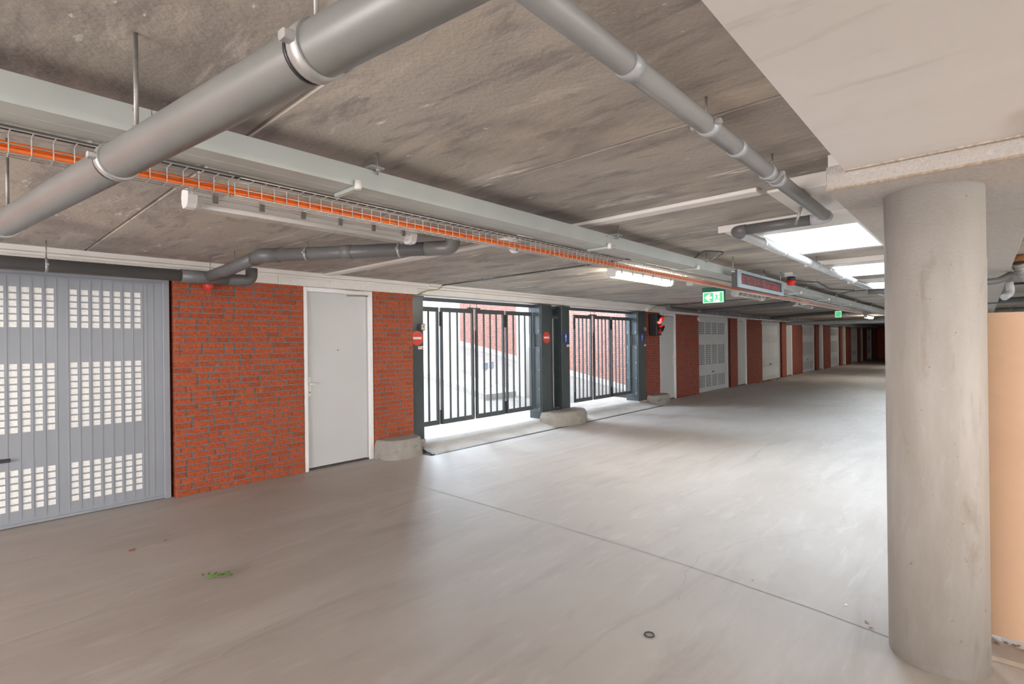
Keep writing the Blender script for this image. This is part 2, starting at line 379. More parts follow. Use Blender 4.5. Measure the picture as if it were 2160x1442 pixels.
brick_wall(13.08, 14.52, 'dark red brick section just before the first far garage door')
for k, gx in enumerate(GD):
    brick_wall(gx+2.5, gx+3.14, 'narrow dark red brick pier after the %s far garage door' % ords[k])
    brick_wall(gx+4.06, min(gx+PER-.02, 48.0), 'wide dark red brick section after the %s far white door' % ords[k])
tag(MB().box(-6.2, 4.5, 6.6, 6.9, 0, 2.5).build('wall_left', M['white']), 'white wall hidden behind the nearest doors', 'wall', kind='structure')
tag(MB().box(12.65, 48.2, 6.6, 6.9, 0, 2.5).build('wall_left', M['white']), 'white wall hidden behind the far doors', 'wall', kind='structure')
tag(MB().box(-6.2, -.98, YW, 6.9, 0, 2.235).build('wall_left', M['brick']), 'brick wall left of the nearest garage door', 'wall', kind='structure')

# lintels above doors and gates
t1 = thing('trim_1', (0, 6, 2.23), 'white speckled lintel band above the near doors', 'lintel', kind='structure')
xs = [-6, -.2, 2.58, 4.56]
for a, b in zip(xs[:-1], xs[1:]): MB().box(a+.002, b-.002, 5.985, 6.6, 2.235, 2.325, .004).build('lintel_board', M['lintel'], t1)
MB().box(-6, 4.75, 6.0, 6.6, 2.327, 2.352).build('batten', M['white'], t1)
MB().box(-6, 4.75, 5.955, 6.6, 2.354, 2.399).build('top_board', M['white'], t1)
t2 = thing('trim_2', (8, 6, 2.23), 'white lintel band above the two entrance gates', 'lintel', kind='structure')
MB().box(4.56, 11.42, 6.06, 6.7, 2.25, 2.33).build('lintel_board', M['white'], t2)
MB().box(4.75, 11.42, 5.99, 6.7, 2.332, 2.36).build('batten', M['white'], t2)
MB().box(4.75, 11.42, 5.93, 6.7, 2.362, 2.399).build('top_board', M['white'], t2)
t3 = thing('trim_3', (30, 6, 2.23), 'white speckled lintel band above the far doors', 'lintel', kind='structure')
x = 11.42
while x < 48: MB().box(x+.003, min(48, x+2.4)-.003, 5.985, 6.6, 2.235, 2.345, .004).build('lintel_board', M['lintel'], t3); x += 2.4
MB().box(11.42, 48, 5.955, 6.6, 2.347, 2.399).build('top_board', M['white'], t3)
tag(MB().box(3.12, 3.225, .95, 5.98, 2.375, 2.3995, .004).build('trim_4', M['white']), 'thin white strip crossing the concrete ceiling', 'trim', kind='structure')
tag(MB().box(4.62, 11.4, 6.17, 6.23, 2.17, 2.225, .003).build('trim_5', M['gate']), 'dark steel guide rail above the folding gates', 'rail', kind='structure')

# downstand beam and its lower cladding
bm_ = thing('trim_6', (1, .1, 2.31), 'smooth pale grey painted downstand beam overhead', 'beam', kind='structure')
MB().box(-6, 2.83, -.30, .472, 2.31, 2.7).build('beam_body', M['beam'], bm_)
MB().box(2.5, 2.80, -.19, -.125, 2.295, 2.309, .004).build('patch', M['beam'], bm_)
bw = thing('trim_7', (2.82, .18, 2.23), 'pale wood-wool cement boards cladding the beam above the column', 'beam cladding', kind='structure')
x = 2.825; i = 0
while x < 47:
    w = [.62, .6, .6][i % 3] if i else .55
    MB().box(x+(.002 if i else 0), x+w-.002, -.21, .548, 2.23, 2.345 if i == 0 else 2.31, .004).build('board', M['woodwool'], bw); x += w; i += 1
    if x > 22: break
MB().box(x, 47.5, -.21, .548, 2.23, 2.31).build('board', M['woodwool'], bw)
MB().box(2.828, 47.5, -.20, .54, 2.311, 2.7).build('beam_core', M['beam'], bw)
MB().box(2.8215, 2.826, -.21, .548, 2.229, 2.2385).build('edge_fibre', plain('board_edge_brown', (.40, .31, .23), .95, var=.3, scale=60), bw)
MB().box(2.800, 2.8245, -.2, .47, 2.302, 2.3095).build('edge_fibre', plain('glue_brown', (.48, .41, .34), .95, var=.3, scale=60), bw)
tag(MB().box(3.07, 3.24, .475, .80, 2.325, 2.3995, .004).build('trim_8', M['white']), 'short white timber piece between the beam and the pipe', 'trim', kind='structure')
tag(MB().box(3.245, 4.05, .475, .93, 2.385, 2.3995).build('trim_9', M['white']), 'flat white ceiling panel before the first skylight', 'trim', kind='structure')

# skylights
words = ['nearest', 'second', 'third', 'fourth', 'fifth', 'sixth', 'seventh', 'farthest']
for k, (a, b) in enumerate(SKX):
    w = thing('window_%d' % (k+1), ((a+b)/2, 1, ZC), '%s white-framed skylight in the ceiling beside the beam' % words[k], 'skylight', kind='structure')
    y0, y1 = .675, 1.315; xa, xb, ya, yb = a-.46, b+.08, .50, 1.50
    mb = MB()
    for r in ((xa, a, ya, yb), (b, xb, ya, yb), (a, b, ya, y0), (a, b, y1, yb)): mb.box(*r, 2.372, 2.3995)
    mb.build('frame_board', M['white'], w)
    mb = MB().box(xa-.018, xa-.001, ya, yb, 2.35, 2.3995)
    mb.build('edge_strip', M['white'], w)
    mb = MB()
    for r in ((a-.03, a, y0-.03, y1+.03), (b, b+.03, y0-.03, y1+.03), (a, b, y0-.03, y0), (a, b, y1, y1+.03)): mb.box(*r, 2.401, 2.95)
    mb.box(a-.5, a-.03, .46, 1.46, 2.6, 2.64); mb.box(b+.03, b+.1, .46, 1.46, 2.6, 2.64); mb.box(a-.03, b+.03, .40, y0-.03, 2.6, 2.64); mb.box(a-.03, b+.03, y1+.03, 1.5, 2.6, 2.64)
    mb.build('light_shaft', M['white'], w)
    MB().box(a-.05, b+.05, y0-.05, y1+.05, 2.95, 2.96).build('pane', M['pane'], w)

# ------------------------------------------------------------------ doors
GW = 2.42
def garage_door(n, x0, label, mesh_mat, body, y=6.13):
    d = thing('door_%d' % n, (x0+1.23, y, 0), label, 'garage door', kind='structure')
    x1 = x0+2.46
    # steel frame
    MB().box(x0, x0+.055, y-.03, y+.06, 0, 2.232, .003).build('frame_jamb', body, d)
    MB().box(x1-.055, x1, y-.03, y+.06, 0, 2.232, .003).build('frame_jamb', body, d)
    MB().box(x0+.055, x1-.055, y-.03, y+.06, 2.172, 2.232, .003).build('frame_head', body, d)
    # leaf: one sheet with punched vent openings, vents in groups 7-5-5-7
    X = x1; cols = []
    p = .0805
    def grp(start, n): return [start-p*i for i in range(n)]
    g4 = grp(X-.263, 7); g3 = grp(X-.905, 5); g2 = grp(X-1.385, 5); g1 = grp(X-1.865, 7)
    cols = sorted(g1+g2+g3+g4)
    rp = .0605
    rows = []
    for top, nr in ((2.061, 6), (1.396, 10), (.486, 6)): rows += [(top-rp*i-.047, top-rp*i) for i in range(nr)]
    rows.sort()
    xl = [x0+.055]; holex = set()
    for c in cols: holex.add(len(xl)); xl += [c-.026, c+.026]
    xl.append(x1-.055)
    zl = [.03]; holez = set()
    for a, b in rows: holez.add(len(zl)); zl += [a, b]
    zl.append(2.172)
    vs = []; fs = []
    nx, nz = len(xl), len(zl)
    for yy in (y, y+.03):
        for z in zl:
            for xx in xl: vs.append((xx, yy, z))
    o2 = nx*nz
    hole = lambda i, j: i in holex and j in holez
    for j in range(nz-1):
        for i in range(nx-1):
            a, b, c_, d_ = j*nx+i, j*nx+i+1, (j+1)*nx+i+1, (j+1)*nx+i
            if hole(i, j):
                for p_, q in ((a, b), (b, c_), (c_, d_), (d_, a)): fs.append((p_, q, q+o2, p_+o2))
            else: fs.append((a, b, c_, d_)); fs.append((a+o2, d_+o2, c_+o2, b+o2))
    MB().add(vs, fs).build('leaf', body, d)
    MB().box(x0+.06, x1-.06, y+.004, y+.009, .05, 2.15).build('vent_mesh', mesh_mat, d)
    # pressed ribs between the vent columns
    rib = None; allx = sorted([c+p/2 for c in cols]+[c-p/2 for g in (g1, g2, g3, g4) for c in (g[-1],)]+[x1-.135, x1-.19, x0+.10, x0+.15])
    for xx in allx:
        if rib is None:
            rib = MB().box(xx-.006, xx+.006, y-.0028, y, .06, 2.15, .001).build('rib', body, d); rx = xx
        else:
            o = bpy.data.objects.new('rib', rib.data); COL.objects.link(o); o.parent = d; o.location.x = xx-rx
    MB().box(x0+.055, x1-.055, y-.012, y+.03, .005, .03, .002).build('bottom_rail', body, d)
    MB().box(x0+1.17, x0+1.29, y-.03, y-.006, .565, .595, .004).build('handle', M['black'], d)
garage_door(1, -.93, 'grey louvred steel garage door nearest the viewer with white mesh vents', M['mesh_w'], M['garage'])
def pass_door(n, x0, label, hinge_right=True, y=6.09, near=False):
    d = thing('door_%d' % n, (x0+.48, y, 0), label, 'door', kind='structure'); x1 = x0+.955
    f = M['whiteframe']
    MB().box(x0, x0+.045, y-.055, y+.06, .0, 2.232, .003).build('frame_jamb', f, d)
    MB().box(x1-.06, x1, y-.045, y+.06, .0, 2.232, .003).build('frame_jamb', f, d)
    MB().box(x0+.045, x1-.06, y-.05, y+.06, 2.18, 2.232, .003).build('frame_head', f, d)
    lf = MB().box(x0+.048, x1-.085, y-.02, y+.02, .03, 2.178, .002).build('door_leaf', M['door'], d)
    MB().box(x1-.085, x1-.06, y-.005, y+.05, 0, 2.178).build('hinge_strip', M['door'], d)
    MB().box(x0+.05, x1-.06, y-.015, y+.05, 0, .022).build('threshold', M['steel_edge'], d)
    MB().disc((x0+.46, y-.022, 1.46), .011, 'y', .006, 12).build('spy_hole', M['rod'], d)
    hx = x0+.075 if hinge_right else x1-.125; s = 1 if hinge_right else -1
    MB().box(hx-.02, hx+.02, y-.032, y-.019, .90, 1.14, .008).build('lock_plate', M['signwhite'], d)
    h = MB().tube(fillet([(hx, y-.03, 1.055), (hx, y-.075, 1.055), (hx+.1*s, y-.075, 1.055)], .015, 4), .012, 10).build('handle', M['signwhite'], d)
    MB().lathe([(.007, -.004), (.007, .004)], (hx, y-.034, .955), 10, 'y').build('keyhole', M['black'], d)
    # door closer
    cx = x0+.66 if hinge_right else x0+.30
    MB().box(cx-.14, cx+.14, y-.10, y-.05, 2.172, 2.222, .006).build('door_closer', M['white'], d)
    MB().tube([(cx-.09, y-.06, 2.155), (cx+.1, y-.10, 2.16), (cx+.22, y-.05, 2.165)], .007, 8).build('closer_arm', M['rod'], d)
pass_door(2, 2.90, 'light grey flush door in a white frame between near brick wall and pier')
pass_door(3, 12.12, 'light grey flush door beside the red traffic light', hinge_right=False)
for k, gx in enumerate(GD):
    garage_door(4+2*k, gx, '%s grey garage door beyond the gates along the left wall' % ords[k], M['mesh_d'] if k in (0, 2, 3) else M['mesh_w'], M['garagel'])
    if k < 5: pass_door(5+2*k, gx+3.13, '%s white passage door beyond the gates along the left wall' % ords[k], hinge_right=False)

# ------------------------------------------------------------------ gate area
ap = MB(); ap.prism([(5.62, .002), (6.05, .11), (7.0, .14), (7.0, -.02), (5.62, -.02)], 'x', 4.52, 11.36)
tag(ap.build('apron', M['apron']), 'rough pale concrete sill sloping up under the gates', 'sill', kind='structure')
tag(MB().box(4.46, 11.36, 5.575, 5.625, -.01, .006).build('edge_strip', M['steel_edge']), 'long dark steel edging along the gate sill', 'edging', kind='structure')
tag(MB().prism([(5.58, .0), (6.0, .10), (6.0, .118), (5.58, .016)], 'x', 4.47, 4.515).build('edge_strip', M['steel_edge']), 'short dark steel edging at the left end of the sill', 'edging', kind='structure')
def bumper(cx, cy, rx, ry, h, label, taper=.88):
    pts = []; n = 24
    for k in range(n+1):
        a = math.pi+math.pi*k/n; ca, sa = math.cos(a), math.sin(a)
        e = .75
        pts.append((abs(ca)**e*math.copysign(1, ca), abs(sa)**e*math.copysign(1, sa)))
    vs = []; prof = [(1.0, 0), (.985, h*.6), (taper+.04, h*.93), (taper, h)]
    for s, z in prof: vs += [(cx+px*rx*s, cy+py*ry*s, z) for px, py in pts]
    m = n+1; fs = []
    for i in range(3):
        for k in range(n): fs.append((i*m+k, i*m+k+1, (i+1)*m+k+1, (i+1)*m+k))
        fs.append((i*m+n, i*m, (i+1)*m, (i+1)*m+n))
    fs.append(tuple(range(3*m, 4*m))); fs.append(tuple(range(m))[::-1])
    tag(MB().add(vs, fs).build('concrete_bumper', M['block']), label, 'bumper')
bumper(4.18, 6.03, .335, .36, .25, 'grey half-round concrete bumper at the foot of the near brick pier')
bumper(7.86, 5.978, .60, .42, .25, 'wide scuffed half-round concrete bumper at the foot of the middle gate posts')
bumper(11.78, 6.0, .44, .30, .22, 'scuffed concrete bumper at the foot of the far gate post below the traffic light')

def gate_post(x0, x1, y0, y1, label, plates=True, zb=.1):
    p = thing('gate_post', ((x0+x1)/2, (y0+y1)/2, zb), label, 'gate post', 'dark steel posts of the folding gates')
    MB().box(x0, x1, y0, y1, zb, 2.215, .006).build('post_body', M['post'], p)
    MB().box(x0-.002, x1+.002, y0-.012, y1+.012, 2.205, 2.228).build('cap_plate', M['gate'], p)
    MB().box(x0-.004, x1+.004, y0-.02, y1+.05, zb-.03, zb+.02, .004).build('base_plate', M['plinth'], p)
    if plates:
        for za, zb2 in ((zb+.15, 1.44), (1.68, 2.18)):
            pl = MB().box(x0-.012, x0+.002, y0+.03, y1-.005, za, zb2, .003).build('cover_plate', M['plate'], p)
            n = 4 if zb2 < 1.5 else 2
            for k in range(n):
                for yy in (y0+.06, y1-.05):
                    MB().lathe([(.012, -.004), (.012, 0), (.006, .006)], (x0-.012, yy, za+.06+(zb2-za-.12)*k/(n-1)), 10, 'x').build('bolt', M['galv'], pl)
    return p
gate_post(4.512, 4.715, 6.06, 6.34, 'dark green-grey gate post beside the near brick pier', plates=False, zb=.12)
gate_post(7.37, 7.66, 6.0, 6.30, 'dark gate post with bolted side plates carrying the middle no-entry sign')
gate_post(8.03, 8.285, 6.03, 6.30, 'dark gate post carrying the blue arrow sign beside the wide bumper', plates=False)
gate_post(10.96, 11.325, 6.0, 6.33, 'dark gate post with pale bolted side plates beside the traffic light')
# slim rod frame between the two middle posts
# (stands clear of both posts)
ls = thing('lock_stand', (7.85, 6.15, .1), 'slim steel locking frame standing between the two middle gate posts', 'frame')
MB().box(7.83, 7.86, 6.10, 6.13, .2, 1.98, .003).build('upright', M['galv'], ls)
MB().box(7.672, 8.018, 6.09, 6.14, 1.98, 2.03, .003).build('top_rail', M['gate'], ls)
MB().box(7.672, 8.018, 6.09, 6.14, .24, .28, .003).build('bottom_rail', M['gate'], ls)
MB().box(7.672, 8.018, 6.24, 6.27, .14, 2.2).build('back_panel', M['gate'], ls)
def gate_leaf(x0, x1, nb, label, ya=6.20, hinge='l', post_l=False):
    t = .055; z0, z1 = .285, 2.085; y0, y1 = ya-.02, ya+.02
    g = thing('gate_leaf', ((x0+x1)/2, ya, z0), label, 'gate', 'folding gate leaves of dark steel bars')
    MB().box(x0, x0+.04, y0, y1, z0, z1, .003).build('stile', M['gate'], g)
    MB().box(x1-.04, x1, y0, y1, z0, z1, .003).build('stile', M['gate'], g)
    MB().box(x0+.04, x1-.04, y0, y1, z1-.07, z1, .003).build('top_rail', M['gate'], g)
    MB().box(x0+.04, x1-.04, y0, y1, z0, z0+.075, .003).build('bottom_rail', M['gate'], g)
    for k in range(nb):
        xx = x0+.04+(x1-x0-.08)*(k+1)/(nb+1); MB().box(xx-.0125, xx+.0125, ya-.0125, ya+.0125, z0+.07, z1-.065, .002).build('bar', M['gate'], g)
    hx = x0-.02 if hinge == 'l' else x1+.02
    for zz in (z0+.12, z1-.18) if hinge else ():
        MB().box(hx-.015, hx+.015, y0-.018, y0+.01, zz-.11, zz+.11, .003).build('hinge', M['black'], g)
    return g
gate_leaf(4.725, 5.105, 1, 'narrow gate leaf of dark bars next to the near gate post', 6.2, None)
gl = gate_leaf(5.14, 5.83, 3, 'second barred gate leaf from the near gate post', 6.19, 'l')
MB().box(5.82, 5.873, 6.2105, 6.24, .30, 1.74, .003).build('closing_strip', M['gate'], gl)
gate_leaf(5.885, 6.565, 3, 'third barred gate leaf from the near gate post', 6.19, 'r')
gate_leaf(6.625, 7.33, 3, 'barred gate leaf meeting the bolted middle post on its left', 6.2, None)
gl = gate_leaf(8.66, 9.30, 3, 'first barred leaf of the far gate right of the blue arrow sign', 6.2, 'l')
MB().box(9.29, 9.35, 6.2205, 6.25, .30, 1.74, .003).build('closing_strip', M['gate'], gl)
gate_leaf(9.365, 10.03, 3, 'centre barred leaf of the far gate', 6.19, 'r')
gate_leaf(10.09, 10.93, 4, 'last barred leaf of the far gate beside its pale plated post', 6.2, None)
for xx, lab in ((5.78, 'trolley hanger on the rail over the left half of the near gate'), (5.93, 'trolley hanger on the rail over the right half of the near gate'), (9.28, 'trolley hanger on the rail over the left half of the far gate'), (9.42, 'trolley hanger on the rail over the right half of the far gate')):
    g = thing('gate_hanger', (xx, 6.2, 2.09), lab, 'gate hanger', 'trolley hangers of the gates')
    MB().tube([(xx, 6.2, 2.10), (xx, 6.2, 2.20)], .006, 8).build('stem', M['rod'], g)
    MB().box(xx-.06, xx+.06, 6.17, 6.22, 2.087, 2.108, .003).build('shoe', M['gate'], g)

# signs
def noentry(cx, y, z, label):
    s = thing('no_entry_sign', (cx, y, z), label, 'sign', 'round traffic signs on the gate posts')
    MB().disc((cx, y-.003, z), .105, 'y', .004, 40).build('disc', M['red'], s)
    MB().box(cx-.075, cx+.075, y-.0065, y-.005, z-.017, z+.017).build('bar', M['signwhite'], s)
def arrow(cx, y, z, label):
    s = thing('arrow_sign', (cx, y, z), label, 'sign', 'round traffic signs on the gate posts')
    MB().disc((cx, y-.003, z), .102, 'y', .004, 40).build('disc', M['blue'], s)
    MB().prism([(cx-.011, z-.075), (cx+.011, z-.075), (cx+.011, z+.02), (cx+.032, z+.005), (cx, z+.08), (cx-.032, z+.005), (cx-.011, z+.02)], 'y', y-.0068, y-.0052).build('arrow', M['signwhite'], s)
noentry(4.597, 6.06, 1.61, 'red no-entry sign on the gate post beside the near brick pier')
noentry(7.515, 6.0, 1.615, 'red no-entry sign on the middle gate post')
arrow(8.155, 6.03, 1.61, 'round blue arrow sign on the middle gate post')
arrow(11.14, 6.0, 1.61, 'round blue arrow sign below the small box on the far gate post')
def sticker(cx, y, z, label, orange=True):
    s = thing('sticker', (cx, y, z), label, 'sticker')
    MB().box(cx-.045, cx+.045, y-.003, y, z-.022, z+.022).build('card', M['signwhite'], s)
    MB().box(cx-.03, cx+.0, y-.0042, y-.003, z+.004, z+.012).build('print_line', M['black'], s)
    if orange: MB().disc((cx+.028, y-.0038, z-.004), .012, 'y', .0015, 16).build('dot', M['red'], s)
sticker(4.66, 6.06, 1.47, 'small white sticker with orange dot below the nearest no-entry sign')
sticker(8.23, 6.03, 1.455, 'small white sticker with orange dot below the middle blue arrow sign')
sticker(11.29, 6.0, 1.43, 'small white plate below the far blue arrow sign', False)
def switch(cx, y, z, label, w=.04):
    s = thing('key_switch', (cx, y, z), label, 'switch box')
    MB().box(cx-w, cx+w, y-.06, y, z-.05, z+.05, .006).build('case', M['cable'], s)
    MB().box(cx-w+.008, cx+w-.008, y-.064, y-.06, z-.04, z+.04, .002).build('face_plate', M['galv'], s)
    MB().disc((cx, y-.066, z), .008, 'y', .004, 12).build('key_slot', M['black'], s)
switch(4.665, 6.06, 1.77, 'small key switch box above the nearest no-entry sign')
switch(11.2, 6.0, 1.81, 'small grey switch box above the far blue arrow sign', .045)

# traffic light
tl = thing('traffic_light', (11.63, 5.95, 1.75), 'black traffic light with its red lamp lit on the far brick pier', 'traffic light')
MB().box(11.50, 11.76, 5.80, 6.0, 1.66, 2.17, .015).build('housing', M['black'], tl)
for zz, mt in ((2.03, 'red_on'), (1.79, 'red_off')):
    MB().lathe([(.093, 0), (.085, -.02), (.05, -.035), (.01, -.04)], (11.63, 5.80, zz), 28, 'y').build('lens', M[mt], tl)
    pts = []; mb = MB(); n = 18
    vs = []
    for k in range(n+1):
        a = math.radians(-20)+math.radians(220)*k/n
        for rr in (.105, .099):
            vs += [(11.63+rr*math.cos(a), 5.80, zz+rr*math.sin(a)), (11.63+rr*math.cos(a), 5.80-.13*(.45+.55*max(0, math.sin(a))), zz+rr*math.sin(a))]
    fs = []
    for k in range(n):
        o = 4*k; q = 4*(k+1)
        fs += [(o, o+1, q+1, q), (o+2, q+2, q+3, o+3), (o+1, o+3, q+3, q+1)]
    MB().add(vs, fs).build('visor', M['black'], tl)

# ------------------------------------------------------------------ outside: ramp
def rz(y): return .14 if y < 7 else .14+.19*(y-7)
rp = MB(); ys = [6.95, 7, 8, 10, 13, 18, 24, 30, 60]
rp.prism([(y, rz(min(y, 30))) for y in ys]+[(60, -.5), (6.95, -.5)], 'x', 3.8, 12.9)
tag(rp.build('ramp', M['ramp']), 'pale paved ramp climbing away outside the gates', 'ramp', kind='structure')
rw = MB().box(12.607, 12.95, 6.6, 30, -.3, 6.5).build('wall_ramp', M['mortar'])
tag(rw, 'red brick retaining wall right of the ramp, paled by glare put into its colour', 'wall', kind='structure')
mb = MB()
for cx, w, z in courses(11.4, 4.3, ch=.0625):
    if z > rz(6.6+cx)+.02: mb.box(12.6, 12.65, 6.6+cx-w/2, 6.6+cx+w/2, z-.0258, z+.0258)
o = mb.build('bricks', M['brick_out_glare'], rw); o['kind'] = 'stuff'
mb = MB(); mb.prism([(y, rz(y)+.13) for y in (6.7, 7, 30)]+[(30, rz(30)-.1), (7, 0), (6.7, 0)], 'x', 12.5, 12.6)
tag(mb.build('ramp_kerb', M['plinth']), 'pale concrete kerb along the foot of the ramp brick wall', 'kerb', kind='structure')
isl = MB(); isl.prism([(y, rz(y)+.13) for y in (7.85, 30)]+[(30, rz(30)-.1), (7.85, .1)], 'x', 7.75, 8.7)
tag(isl.build('ramp_island', M['plinth']), 'raised concrete island between the two lanes of the ramp', 'kerb', kind='structure')
tag(MB().box(8.0, 8.3, 9.6, 30, .4, 2.9).build('wall_ramp', M['white']), 'white wall standing on the ramp island', 'wall', kind='structure')
tag(MB().box(7.93, 8.37, 9.35, 9.62, .5, 2.95).build('ramp_column', M['white']), 'white column at the end of the island wall outside the gates', 'column')
tag(MB().box(8.86, 9.10, 7.72, 7.95, .1, 2.75).build('ramp_column', M['white']), 'white square column just outside the middle gate posts', 'column')
tag(MB().box(3.8, 4.0, 6.9, 30, 0, 7.5).build('wall_ramp', M['white']), 'white wall on the left side of the ramp', 'wall', kind='structure')
for i, (xx, yy, lab) in enumerate(((8.15, 8.28, 'pale intercom post on the ramp island nearer the island kerb'), (8.42, 8.36, 'pale intercom post on the ramp island seen right of the other'))):
    it = thing('intercom_post', (xx, yy, rz(yy)+.13), lab, 'intercom post', 'intercom posts on the ramp island')
    zb = rz(yy)+.13
    MB().box(xx-.035, xx+.035, yy-.035, yy+.035, zb, zb+.42, .005).build('stem', M['white'], it)
    MB().box(xx-.05, xx+.05, yy-.06, yy+.03, zb+.42, zb+.58, .008).build('head', M['garage'], it)

# ------------------------------------------------------------------ column and partition
tag(MB().lathe([(.191, 0), (.191, 2.232)], (3.215, .18, 0), 64).build('concrete_column', M['column']), 'round pale concrete column in the right foreground', 'column')
pt = thing('partition', (3.56, -.5, 0), 'orange-beige board partition behind the round column', 'partition')
MB().box(3.55, 3.57, -1.5, .12, .03, 1.652, .002).build('board', M['orangeboard'], pt)
MB().box(3.572, 3.612, -1.5, .12, 1.60, 1.648).build('rail', M['ply'], pt)
MB().box(3.56, 3.60, -.014, .03, 0, 1.93, .003).build('post', M['ply'], pt)
MB().box(3.575, 3.61, -1.45, -1.4, 0, 1.9, .003).build('post', M['ply'], pt)

# ------------------------------------------------------------------ pipes
def clamp_on(parent, p, axis, r, rod_to=None, ear=None, w=.03):
    p = Vector(p); axis = Vector(axis).normalized()
    c = MB().tube([p-axis*w/2, p+axis*w/2], r+.005, 24).build('clamp', M['galv'], parent)
    side = axis.cross(Vector((0, 0, 1))).normalized()
    for s in (-1, 1):
        e = p+side*s*(r+.012)
        MB().box(e.x-.012, e.x+.012, e.y-.012, e.y+.012, e.z-.009, e.z+.009, .003).build('clamp_ear', M['galv'], c)
    if rod_to: MB().tube([p+Vector((0, 0, r)), Vector((p.x, p.y, rod_to))], .005, 8).build('hanger_rod', M['rod'], parent)
def socket(parent, p, axis, r, w=.07, mat='pipe'):
    p = Vector(p); axis = Vector(axis).normalized(); MB().tube([p-axis*w/2, p+axis*w/2], r+.004, 24).build('coupling', M[mat], parent)
# big near pipe
a = Vector((-.146, .989, -.016)); P0 = Vector((.313, 2.05, 2.068))
pn = thing('drain_pipe', tuple(P0), 'thick grey drain pipe slanting across the upper left under the tray', 'pipe')
MB().tube([P0+a*s for s in (-2.6, -1.2, 0, 1.5, 3.86)], .050, 32).build('pipe_run', M['pipe'], pn)
for yy in (.93, 1.86, 3.05):
    p = P0+a*((yy-P0.y)/a.y)
    clamp_on(pn, p, a, .050, 2.40 if yy < 1.5 else None)
    q = p+a*.012; MB().tube([q+a*.012, q+a*.02], .0515, 24).build('seam_ring', M['black'], pn)
for yy in (1.73, 2.98):
    p = P0+a*((yy-P0.y)/a.y); MB().tube([p+Vector((0, 0, .05)), Vector((p.x, p.y, 2.40))], .006, 8).build('hanger_rod', M['rod'], pn)
# right ceiling pipe
pr = thing('drain_pipe', (2, .727, 2.30), 'slim grey pipe running under the ceiling beside the pale beam', 'pipe')
path = fillet([(-1.5, .727, 2.30), (3.78, .727, 2.30), (3.78, 1.30, 2.30), (13.6, 1.30, 2.32)], .06, 6)
MB().tube([(-1.5, .727, 2.30), (3.70, .727, 2.30)], .033, 24).build('pipe_run', M['pipeceil'], pr)
MB().tube(fillet([(3.70, .727, 2.30), (3.78, .727, 2.30), (3.78, .82, 2.30)], .07, 6), .036, 20).build('elbow', M['pipepale'], pr)
MB().tube([(3.78, .82, 2.30), (3.78, 1.22, 2.30)], .034, 24).build('cross_run', M['pipedark'], pr)
MB().tube(fillet([(3.78, 1.22, 2.30), (3.78, 1.30, 2.30), (3.9, 1.30, 2.30)], .07, 6), .037, 20).build('elbow', M['pipedark'], pr)
MB().tube([(3.9, 1.30, 2.30), (13.5, 1.30, 2.325)], .033, 24).build('pipe_run', M['pipepale'], pr)
for xx in (1.30, 1.86, 2.15, 2.55, 2.70): socket(pr, (xx, .727, 2.30), (1, 0, 0), .033, .05, 'band')
for xx in (4.4, 5.0, 5.9, 6.7, 7.5): socket(pr, (xx, 1.30, 2.302), (1, 0, 0), .033, .05, 'pipepale')
for xx in (1.84, 2.62): clamp_on(pr, (xx, .727, 2.30), (1, 0, 0), .031, 2.40, w=.014)
MB().tube([(3.30, .765, 2.285), (3.32, .80, 2.19)], .008, 8).build('strap_end', M['galv'], pr)
for xx in (6.2, 8.2, 10.2): clamp_on(pr, (xx, 1.30, 2.306), (1, 0, 0), .033, 2.40, w=.018)
p3 = thing('heating_pipe', (9.6, .9, 2.225), 'short lagged pipe with copper gap under the third skylight', 'pipe')
MB().tube([(9.3, 1.28, 2.225), (9.35, .95, 2.225)], .04, 16).build('lagging', M['pipedark'], p3)
MB().tube([(9.352, .94, 2.225), (9.36, .84, 2.225)], .02, 12).build('bare_pipe', plain('copper', (.55, .30, .18), .4, .6), p3)
MB().tube([(9.36, .84, 2.225), (9.4, .45, 2.225)], .04, 16).build('lagging', M['pipedark'], p3)
# wall pipe, near
pw = thing('drain_pipe', (1.0, 5.6, 2.2), 'dark grey drain pipe along the wall above the nearest garage door', 'pipe')
MB().tube([(-5.5, 5.6, 2.19), (1.62, 5.6, 2.20)], .055, 24).build('pipe_run', M['pipedark'], pw)
MB().tube([(1.50, 5.6, 2.20), (1.90, 5.6, 2.20)], .062, 24).build('tee', M['pipedark'], pw)
MB().tube(fillet([(1.85, 5.6, 2.20), (2.14, 5.6, 2.20), (2.14, 5.6, 2.33)], .07, 6), .057, 20).build('stub_elbow', M['pipedark'], pw)
br = MB().tube(fillet([(1.74, 5.55, 2.21), (1.80, 5.20, 2.25), (1.83, 4.60, 2.30)], .2, 4), .055, 24).build('branch', M['pipedark'], pw)
MB().tube(fillet([(1.83, 4.72, 2.29), (1.83, 4.56, 2.30), (1.93, 4.44, 2.30)], .1, 5), .060, 24).build('branch_elbow', M['pipedark'], pw)
dv = (Vector((2.76, 3.16, 2.30))-Vector((1.87, 4.52, 2.30))).normalized(); B0 = Vector((1.87, 4.52, 2.30))
MB().tube([B0, B0+dv*1.45], .055, 24).build('diagonal_run', M['pipedark'], pw)
MB().tube(fillet([B0+dv*1.40, B0+dv*1.63, B0+dv*1.63+Vector((0, 0, .11))], .08, 8), .059, 24).build('riser_elbow', M['pipe'], pw)
for s in (.36, 1.18): clamp_on(pw, B0+dv*s, dv, .055, 2.40, w=.02)
socket(pw, B0+dv*.72, dv, .055, .09, 'pipe')
clamp_on(pw, (.55, 5.6, 2.2), (1, 0, 0), .055, 2.40, w=.02)
for xx, yy in ((1.72, 5.5), (1.80, 5.1)): MB().tube([(xx, yy, 2.25), (xx, yy, 2.40)], .004, 8).build('hanger_rod', M['rod'], pw)
